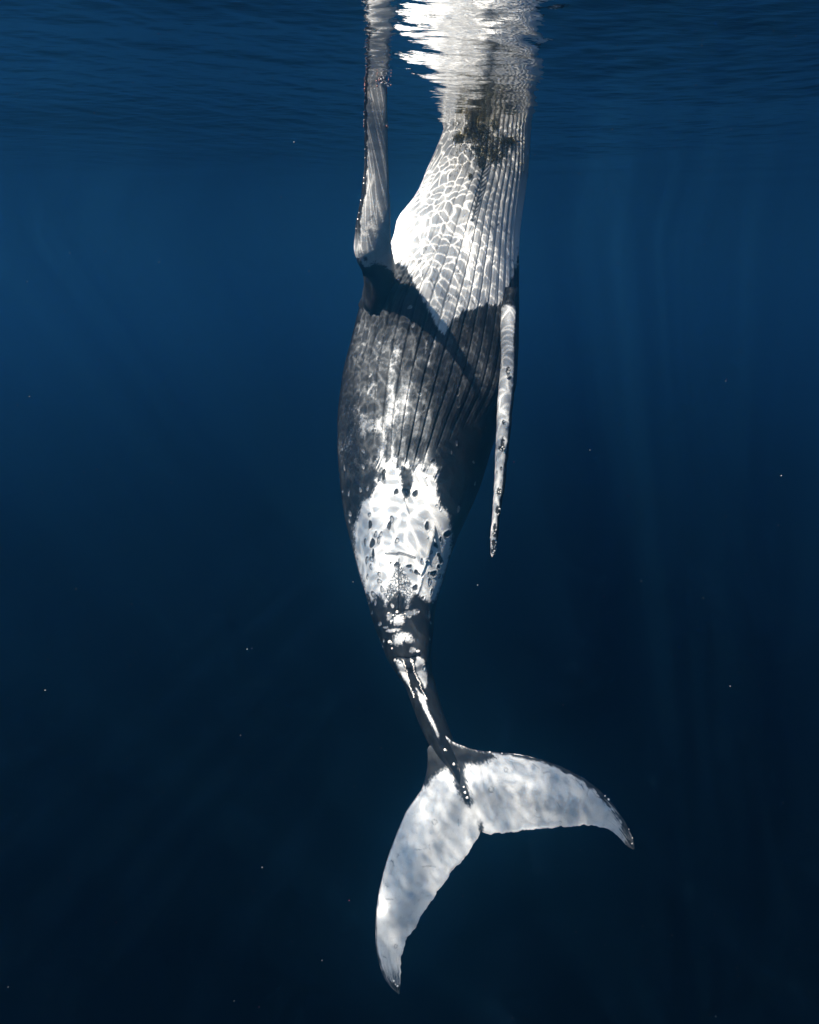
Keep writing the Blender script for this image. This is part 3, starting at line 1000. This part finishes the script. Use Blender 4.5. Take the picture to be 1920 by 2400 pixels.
def hit(px, py):
    """where the view through (px, py) meets the whale: point, normal"""
    d = Vector(FWD + (1200 - py) / F * UP + (px - 960) / F * np.array([1.0, 0, 0])).normalized()
    ok, loc, nor, _ = whale.ray_cast(Vector(CAM), d)
    if not ok:
        return None
    if nor.dot(d) > 0:
        nor = -nor
    return loc, nor


# ------------------------------------------------------------------ barnacles on the whale
M_BWHITE = simple_mat('barnacle_shell', (0.70, 0.68, 0.64), rough=0.6, var=0.15, scale=80)
M_BPINK = simple_mat('barnacle_flesh', (0.62, 0.30, 0.24), rough=0.6, var=0.3, scale=80)


def barnacle_mesh(name, mat):
    k = 9
    rings = [(1.0, -0.25), (0.95, 0.15), (0.62, 0.80), (0.44, 0.86), (0.34, 0.45)]
    V, Q = [], []
    for (r, h) in rings:
        for i in range(k):
            a = 2 * math.pi * i / k
            rr = r * (1 + 0.12 * math.sin(i * 2.4 + r * 3))
            V.append((rr * math.cos(a), rr * math.sin(a), h))
    for q in range(len(rings) - 1):
        for i in range(k):
            Q.append((q * k + i, q * k + (i + 1) % k, (q + 1) * k + (i + 1) % k, (q + 1) * k + i))
    V.append((0, 0, 0.4))
    c = len(V) - 1
    me = bpy.data.meshes.new(name)
    me.from_pydata(V, [], Q + [((len(rings) - 1) * k + i, (len(rings) - 1) * k + (i + 1) % k, c) for i in range(k)])
    for p in me.polygons:
        p.use_smooth = True
    me.materials.append(mat)
    return me


B_WHITE = barnacle_mesh('barnacle_pale', M_BWHITE)
B_PINK = barnacle_mesh('barnacle_pink', M_BPINK)


def find(px, py, span=14):
    """the whale's skin at (px, py), or at the nearest skin to the side of it"""
    for d in range(span):
        for sg in (1, -1):
            h = hit(px + sg * d, py)
            if h:
                return h
    return None


def barnacle(px, py, r_px, pink=False):
    h = find(px, py)
    if not h:
        return
    loc, nor = h
    z = project(np.array(loc))[2]
    o = bpy.data.objects.new('barnacle', B_PINK if pink else B_WHITE)
    r = r_px / F * float(z)
    rot = nor.to_track_quat('Z', 'Y').to_matrix().to_4x4() @ Matrix.Rotation(random.random() * 6.28, 4, 'Z')
    sc = Matrix.Diagonal((r, r * random.uniform(0.8, 1.1), r * random.uniform(0.8, 1.4), 1))
    o.matrix_world = Matrix.Translation(loc) @ rot @ sc
    COL.objects.link(o)
    o.parent = whale
    if pink:
        o['label'] = 'pinkish barnacle on the edge of the raised flipper'


LE = (820, 150, 0.0928)
for (x, y, r, pk) in ((380, 630, 26, 1), (372, 690, 28, 1), (398, 745, 22, 0), (396, 800, 18, 1), (384, 915, 14, 0), (380, 950, 18, 1), (360, 1210, 14, 1), (352, 1275, 20, 0),
                      (355, 1415, 24, 0), (352, 1440, 18, 1), (350, 1500, 20, 0), (360, 1560, 22, 1), (362, 1590, 16, 1), (384, 1705, 14, 0), (355, 215, 22, 1), (350, 260, 24, 0),
                      (362, 320, 16, 1), (372, 490, 14, 0), (380, 525, 14, 0), (925, 615, 22, 1), (945, 655, 22, 1), (965, 690, 20, 1), (930, 725, 22, 1),
                      (975, 1560, 34, 1), (1010, 1585, 28, 1), (1020, 1510, 24, 0), (970, 1465, 18, 1), (1000, 1600, 22, 0)):
    q = crop([(x, y, r)], *LE)[0]
    barnacle(*q, pink=bool(pk))
for (x, y) in ((853, 417), (842, 499), (839, 514), (835, 536), (856, 350), (856, 370), (853, 430), (846, 470)):
    barnacle(x, y, 1.6)
RE = (1130, 1040, 0.13)
for (x, y, r) in ((310, 1175, 20), (322, 1205, 16), (250, 1555, 20), (228, 1615, 17), (175, 1565, 16), (155, 1690, 20), (250, 1775, 18), (225, 1930, 22), (205, 1965, 16),
                  (185, 1890, 16), (248, 1895, 14), (300, 870, 12), (332, 880, 14), (268, 925, 11), (312, 935, 12), (252, 885, 10), (340, 850, 11), (318, 800, 14), (365, 60, 12),
                  (395, 95, 14), (350, 115, 13), (330, 30, 10), (345, 455, 12), (332, 690, 12), (342, 650, 12), (300, 1260, 12), (285, 1280, 14), (325, 1250, 10), (205, 1640, 12),
                  (180, 1620, 10), (215, 1690, 11), (175, 1780, 10), (170, 1830, 10), (180, 1850, 10), (240, 1830, 12), (200, 2000, 11), (225, 1985, 12), (260, 1480, 12), (175, 2020, 10)):
    barnacle(*crop([(x, y, r)], *RE)[0])
for (x, y, r) in ((1192, 872, 4), (1195, 881, 3.5), (1190, 884, 3), (1194, 866, 2.5), (1188, 862, 2), (1182, 988, 2.5), (1184, 993, 2), (1178, 1048, 2.5), (1174, 1053, 2), (1181, 1036, 2)):
    barnacle(x, y, r)
S5 = (850, 1450, 0.2319)
for row in ([(405, 412), (425, 470), (440, 520), (465, 600), (470, 650), (485, 700), (505, 745), (525, 795)],
            [(505, 445), (512, 475), (530, 550), (545, 585), (560, 615), (580, 655), (595, 715), (615, 755), (640, 790), (656, 818)]):
    P0 = np.array(row, float)
    dd = np.r_[0, np.cumsum(np.hypot(*np.diff(P0, axis=0).T))]
    for t in np.arange(0, dd[-1], 11.5):
        x = np.interp(t, dd, P0[:, 0]) + random.uniform(-7, 7)
        y = np.interp(t, dd, P0[:, 1])
        barnacle(*crop([(x, y, random.uniform(4.5, 8.5))], *S5)[0])
for (x, y, r) in ((360, 428, 16), (382, 440, 12), (340, 425, 8), (500, 432, 16), (830, 1325, 14), (845, 1332, 10), (920, 1470, 16), (1035, 1755, 14), (1055, 1805, 15), (1022, 1700, 10),
                  (620, 505, 13), (300, 300, 10), (425, 185, 20), (280, 235, 20)):
    barnacle(*crop([(x, y, r)], *S5)[0])
for (x, y, r) in ((590, 1325, 12), (642, 1380, 8), (600, 1362, 9), (572, 1382, 8), (560, 1352, 8), (622, 1348, 7), (522, 1335, 12), (545, 1400, 12), (640, 1365, 7), (655, 1340, 7), (755, 1644, 10),
                  (575, 1715, 14), (712, 1722, 12)):
    barnacle(*crop([(x, y, r)], *S4)[0])
for (x, y, r) in ((735, 155, 6), (805, 162, 5), (880, 168, 4), (1420, 428, 7), (1402, 408, 5), (1560, 650, 5), (1556, 682, 5), (180, 1475, 7), (202, 1505, 6), (190, 1495, 4), (1545, 600, 4)):
    barnacle(*crop([(x, y, r)], *FS)[0])

# ------------------------------------------------------------------ the growth on the throat
CL = (1060, 260, 0.116)
CLUMPS = crop([(470, 330, 120), (350, 440, 95), (150, 540, 85), (600, 400, 120), (500, 520, 110), (560, 760, 120), (760, 820, 150), (1190, 600, 60), (1050, 610, 60), (860, 300, 70),
               (620, 960, 90), (870, 960, 110), (365, 1320, 40), (700, 560, 150), (950, 640, 150), (430, 220, 70), (1020, 820, 120), (760, 200, 60), (610, 1080, 60)], *CL)
CW = [1.3, 1.0, .9, 1.1, 1.0, 1.2, 1.0, .7, .6, .5, .9, .6, .22, .9, .6, .4, .35, .3, .3]


def growth():
    tuft_v, tuft_f, tuft_c = [], [], []
    dot_v, dot_f = [], []
    octa = np.array([(1, 0, 0), (-1, 0, 0), (0, 1, 0), (0, -1, 0), (0, 0, 1), (0, 0, -1)], float)
    of = [(0, 2, 4), (2, 1, 4), (1, 3, 4), (3, 0, 4), (2, 0, 5), (1, 2, 5), (3, 1, 5), (0, 3, 5)]
    cw = np.array(CW) / sum(CW)
    r = np.random.default_rng(3)
    for k in range(9000):
        i = r.choice(len(CLUMPS), p=cw)
        cx, cy, rad = CLUMPS[i]
        px, py = cx + r.normal() * rad * 0.62, cy + r.normal() * rad * 0.62
        if k > 7400:                      # stray grains scattered around the growth
            px, py = 1060 + 170 * r.random(), 285 + 120 * r.random() ** 1.6
        h = hit(px, py)
        if not h:
            continue
        loc, nor = np.array(h[0]), np.array(h[1])
        if k < 5200:
            ln = (0.012 + 0.030 * r.random()) * (1.2 if i in (0, 1, 2, 3, 7, 8) else 0.8)
            d = nor * 0.9 + r.normal(0, 0.55, 3)
            d /= np.linalg.norm(d)
            side = np.cross(d, r.normal(0, 1, 3))
            side /= np.linalg.norm(side)
            s2 = np.cross(d, side)
            w = 0.0032 + 0.003 * r.random()
            b = len(tuft_v)
            tuft_v += [loc + side * w, loc - side * w * .5 + s2 * w * .87, loc - side * w * .5 - s2 * w * .87, loc + d * ln]
            tuft_f += [(b, b + 1, b + 3), (b + 1, b + 2, b + 3), (b + 2, b, b + 3)]
            c = r.random() * 0.5 + (0.5 if i in (0, 1, 2, 12, 15) and r.random() < 0.6 else 0.0)
            tuft_c += [c] * 4
        else:
            s = 0.0035 + 0.0055 * r.random() ** 2
            b = len(dot_v)
            rot = np.linalg.qr(r.normal(0, 1, (3, 3)))[0]
            dot_v += list(loc + nor * s * 0.5 + (octa * s * (0.7 + 0.6 * r.random(3))) @ rot)
            dot_f += [tuple(b + q for q in f) for f in of]
    m, nt, N, Lk = new_mat('algae')
    out = N.new('ShaderNodeOutputMaterial')
    p = N.new('ShaderNodeBsdfPrincipled')
    p.inputs['Roughness'].default_value = 0.8
    p.inputs['Specular IOR Level'].default_value = 0.1
    at = N.new('ShaderNodeAttribute')
    at.attribute_name = 'tone'
    rm = N.new('ShaderNodeValToRGB')
    e = rm.color_ramp.elements
    e[0].color = (0.050, 0.045, 0.022, 1)
    e[1].color = (0.34, 0.24, 0.045, 1)
    k = e.new(0.45)
    k.color = (0.20, 0.17, 0.075, 1)
    Lk.new(at.outputs['Fac'], rm.inputs[0])
    Lk.new(rm.outputs[0], p.inputs['Base Color'])
    Lk.new(p.outputs[0], out.inputs[0])
    me = mesh_np('algae_growth', np.array(tuft_v), np.array(tuft_f), {'tone': np.array(tuft_c)}, smooth=False)
    obj('algae_growth', me, m, whale, kind='stuff')
    me = mesh_np('barnacle_crust', np.array(dot_v), np.array(dot_f), smooth=False)
    obj('barnacle_crust', me, simple_mat('crust', (0.44, 0.39, 0.26), rough=0.7, var=0.7, scale=45), whale, kind='stuff')


growth()

# ------------------------------------------------------------------ the fish that rides on the belly
M_FISH = simple_mat('remora_skin', (0.58, 0.56, 0.53), rough=0.4, spec=0.2, var=0.12, scale=25)
M_FIN = simple_mat('remora_fin', (0.45, 0.45, 0.44), rough=0.5, spec=0.1, var=0.2, scale=60)


def remora():
    path = [(1017.5, 1226), (1014.5, 1240), (1010, 1257), (1006.5, 1275), (1004, 1292), (1001.5, 1309)]
    P0 = np.array(path)
    dd = np.r_[0, np.cumsum(np.hypot(*np.diff(P0, axis=0).T))]
    dd /= dd[-1]
    t = np.linspace(0, 1, 36)
    hw = np.interp(t, [0, 0.03, 0.10, 0.2, 0.34, 0.5, 0.7, 0.88, 1.0], [0.6, 2.0, 4.0, 6.0, 7.6, 6.8, 5.0, 3.6, 3.0])
    cen, nors = [], []
    for q in t:
        x, y = np.interp(q, dd, P0[:, 0]), np.interp(q, dd, P0[:, 1])
        loc, nor = hit(x, y)
        cen.append(np.array(loc))
        nors.append(np.array(nor))
    cen, nors = np.array(cen), np.array(nors)
    k = np.ones(7) / 7
    for c in range(3):                       # the fish is straighter than the skin below it
        cen[:, c] = np.convolve(np.pad(cen[:, c], 3, 'edge'), k, 'valid') * 0.6 + np.interp(t, t[[0, 12, 24, 35]], cen[[0, 12, 24, 35], c]) * 0.4
        nors[:, c] = nors[:, c].mean()
    nors /= np.linalg.norm(nors, axis=1)[:, None]
    sc = float(project(cen[10])[2]) / F
    w = hw * sc
    T = np.gradient(cen, axis=0)
    T /= np.linalg.norm(T, axis=1)[:, None]
    S = np.cross(T, nors)
    S /= np.linalg.norm(S, axis=1)[:, None]
    cen = cen + nors * (w * 0.5 + 0.003)[:, None]
    m = 20
    a = np.linspace(0, 2 * math.pi, m, endpoint=False)
    V = cen[:, None, :] + np.cos(a)[None, :, None] * (S * w[:, None])[:, None, :] + np.sin(a)[None, :, None] * (nors * w[:, None] * 0.8)[:, None, :]
    V = V.reshape(-1, 3)
    Q = loft_faces(len(t), m)
    V = np.concatenate([V, cen[:1], cen[-1:]])
    n0 = len(V) - 2
    caps = [(n0, (j + 1) % m, j, j) for j in range(m)]
    me = bpy.data.meshes.new('remora')
    me.from_pydata(V.tolist(), [], [tuple(q) for q in Q] + [(n0, (j + 1) % m, j) for j in range(m)] + [((len(t) - 1) * m + j, (len(t) - 1) * m + (j + 1) % m, n0 + 1) for j in range(m)])
    for p in me.polygons:
        p.use_smooth = True
    fish = obj('remora', me, M_FISH, label='slender pale remora clinging head up to the white belly of the whale', category='fish')

    def blade(name, pts, th=0.004):
        pts = [np.array(p) for p in pts]
        nrm = np.cross(pts[1] - pts[0], pts[-1] - pts[0])
        nrm /= np.linalg.norm(nrm)
        n = len(pts)
        V = [p + nrm * th for p in pts] + [p - nrm * th for p in pts]
        Fc = [tuple(range(n)), tuple(range(2 * n - 1, n - 1, -1))] + [(i, i + n, (i + 1) % n + n, (i + 1) % n) for i in range(n)]
        mb = bpy.data.meshes.new(name)
        mb.from_pydata([v.tolist() for v in V], [], Fc)
        obj(name, mb, M_FIN, fish)
    i = 12
    c, s, tt, nn = cen[i], S[i], T[i], nors[i]
    if s[0] > 0:
        s = -s
    u = sc
    blade('pectoral_fin', [c + s * 5 * u, c + s * 8 * u + tt * 1 * u + nn * 2 * u, c + s * 15 * u + tt * 9 * u + nn * 3 * u, c + s * 11 * u + tt * 9 * u + nn * 2 * u, c + s * 5.5 * u + tt * 5 * u])
    blade('pectoral_fin', [c - s * 5 * u, c - s * 7 * u + tt * 3 * u + nn * 3 * u, c - s * 11 * u + tt * 14 * u + nn * 5 * u, c - s * 8 * u + tt * 12 * u + nn * 4 * u, c - s * 5.5 * u + tt * 6 * u])
    c, s, tt, nn = cen[-1], S[-1], T[-1], nors[-1]
    blade('tail_fin', [c - s * 2.4 * u - tt * 2 * u, c - s * 5.5 * u + tt * 5 * u, c - s * 5 * u + tt * 8 * u, c + tt * 4.5 * u, c + s * 5.5 * u + tt * 9 * u, c + s * 5 * u + tt * 4 * u, c + s * 2.4 * u - tt * 2 * u])


remora()

# ------------------------------------------------------------------ bubbles at the flipper tip, drifting plankton
def specks(name, pts, radii, mats, which):
    octa = np.array([(1, 0, 0), (-1, 0, 0), (0, 1, 0), (0, -1, 0), (0, 0, 1), (0, 0, -1)], float)
    of = np.array([(0, 2, 4), (2, 1, 4), (1, 3, 4), (3, 0, 4), (2, 0, 5), (1, 2, 5), (3, 1, 5), (0, 3, 5)])
    r = np.random.default_rng(9)
    V = np.concatenate([p + (octa * s * (0.6 + 0.8 * r.random(3))) @ np.linalg.qr(r.normal(0, 1, (3, 3)))[0] for p, s in zip(pts, radii)])
    Q = np.concatenate([of + 6 * i for i in range(len(pts))])
    me = mesh_np(name, V, Q, smooth=True)
    o = obj(name, me, kind='stuff')
    for m in mats:
        me.materials.append(m)
    me.polygons.foreach_set('material_index', np.repeat(np.asarray(which, np.int32), 8))
    return o


r = np.random.default_rng(21)
N = 14000
pts = np.stack([r.uniform(-9, 9, N), r.uniform(1.2, 14, N), -0.45 - 13.2 * r.random(N) ** 1.7], -1)
rad = 0.0009 + 0.0021 * r.random(N) ** 5
specks('plankton', pts, rad, [simple_mat('pale_plankton', (0.22, 0.24, 0.26), rough=0.8, spec=0.1), simple_mat('pink_plankton', (0.45, 0.12, 0.22), rough=0.8, spec=0.1)],
       (r.random(N) < 0.07).astype(int))

bp, br = [], []
for k in range(70):
    q = k % 3
    cx, cy, sx, sy = ((848, 174, 8, 8), (897, 188, 7, 7), (908, 197, 4, 4))[q]
    px, py = cx + r.normal() * sx, cy + r.normal() * sy
    Y = 8.1 if q == 0 else 7.75
    bp.append(unproject(px, py, Y + 0.04 * r.normal()))
    br.append(0.003 + 0.007 * r.random())
for k in range(26):
    bp.append(unproject(1042 + r.normal() * 7, 260 + r.normal() * 3, 10.05 + 0.05 * r.normal()))
    br.append(0.003 + 0.006 * r.random())
specks('bubbles', np.array(bp), br, [simple_mat('foam', (0.75, 0.77, 0.80), rough=0.3, spec=0.5, var=0.1), M_BPINK], (r.random(len(bp)) < 0.2).astype(int))
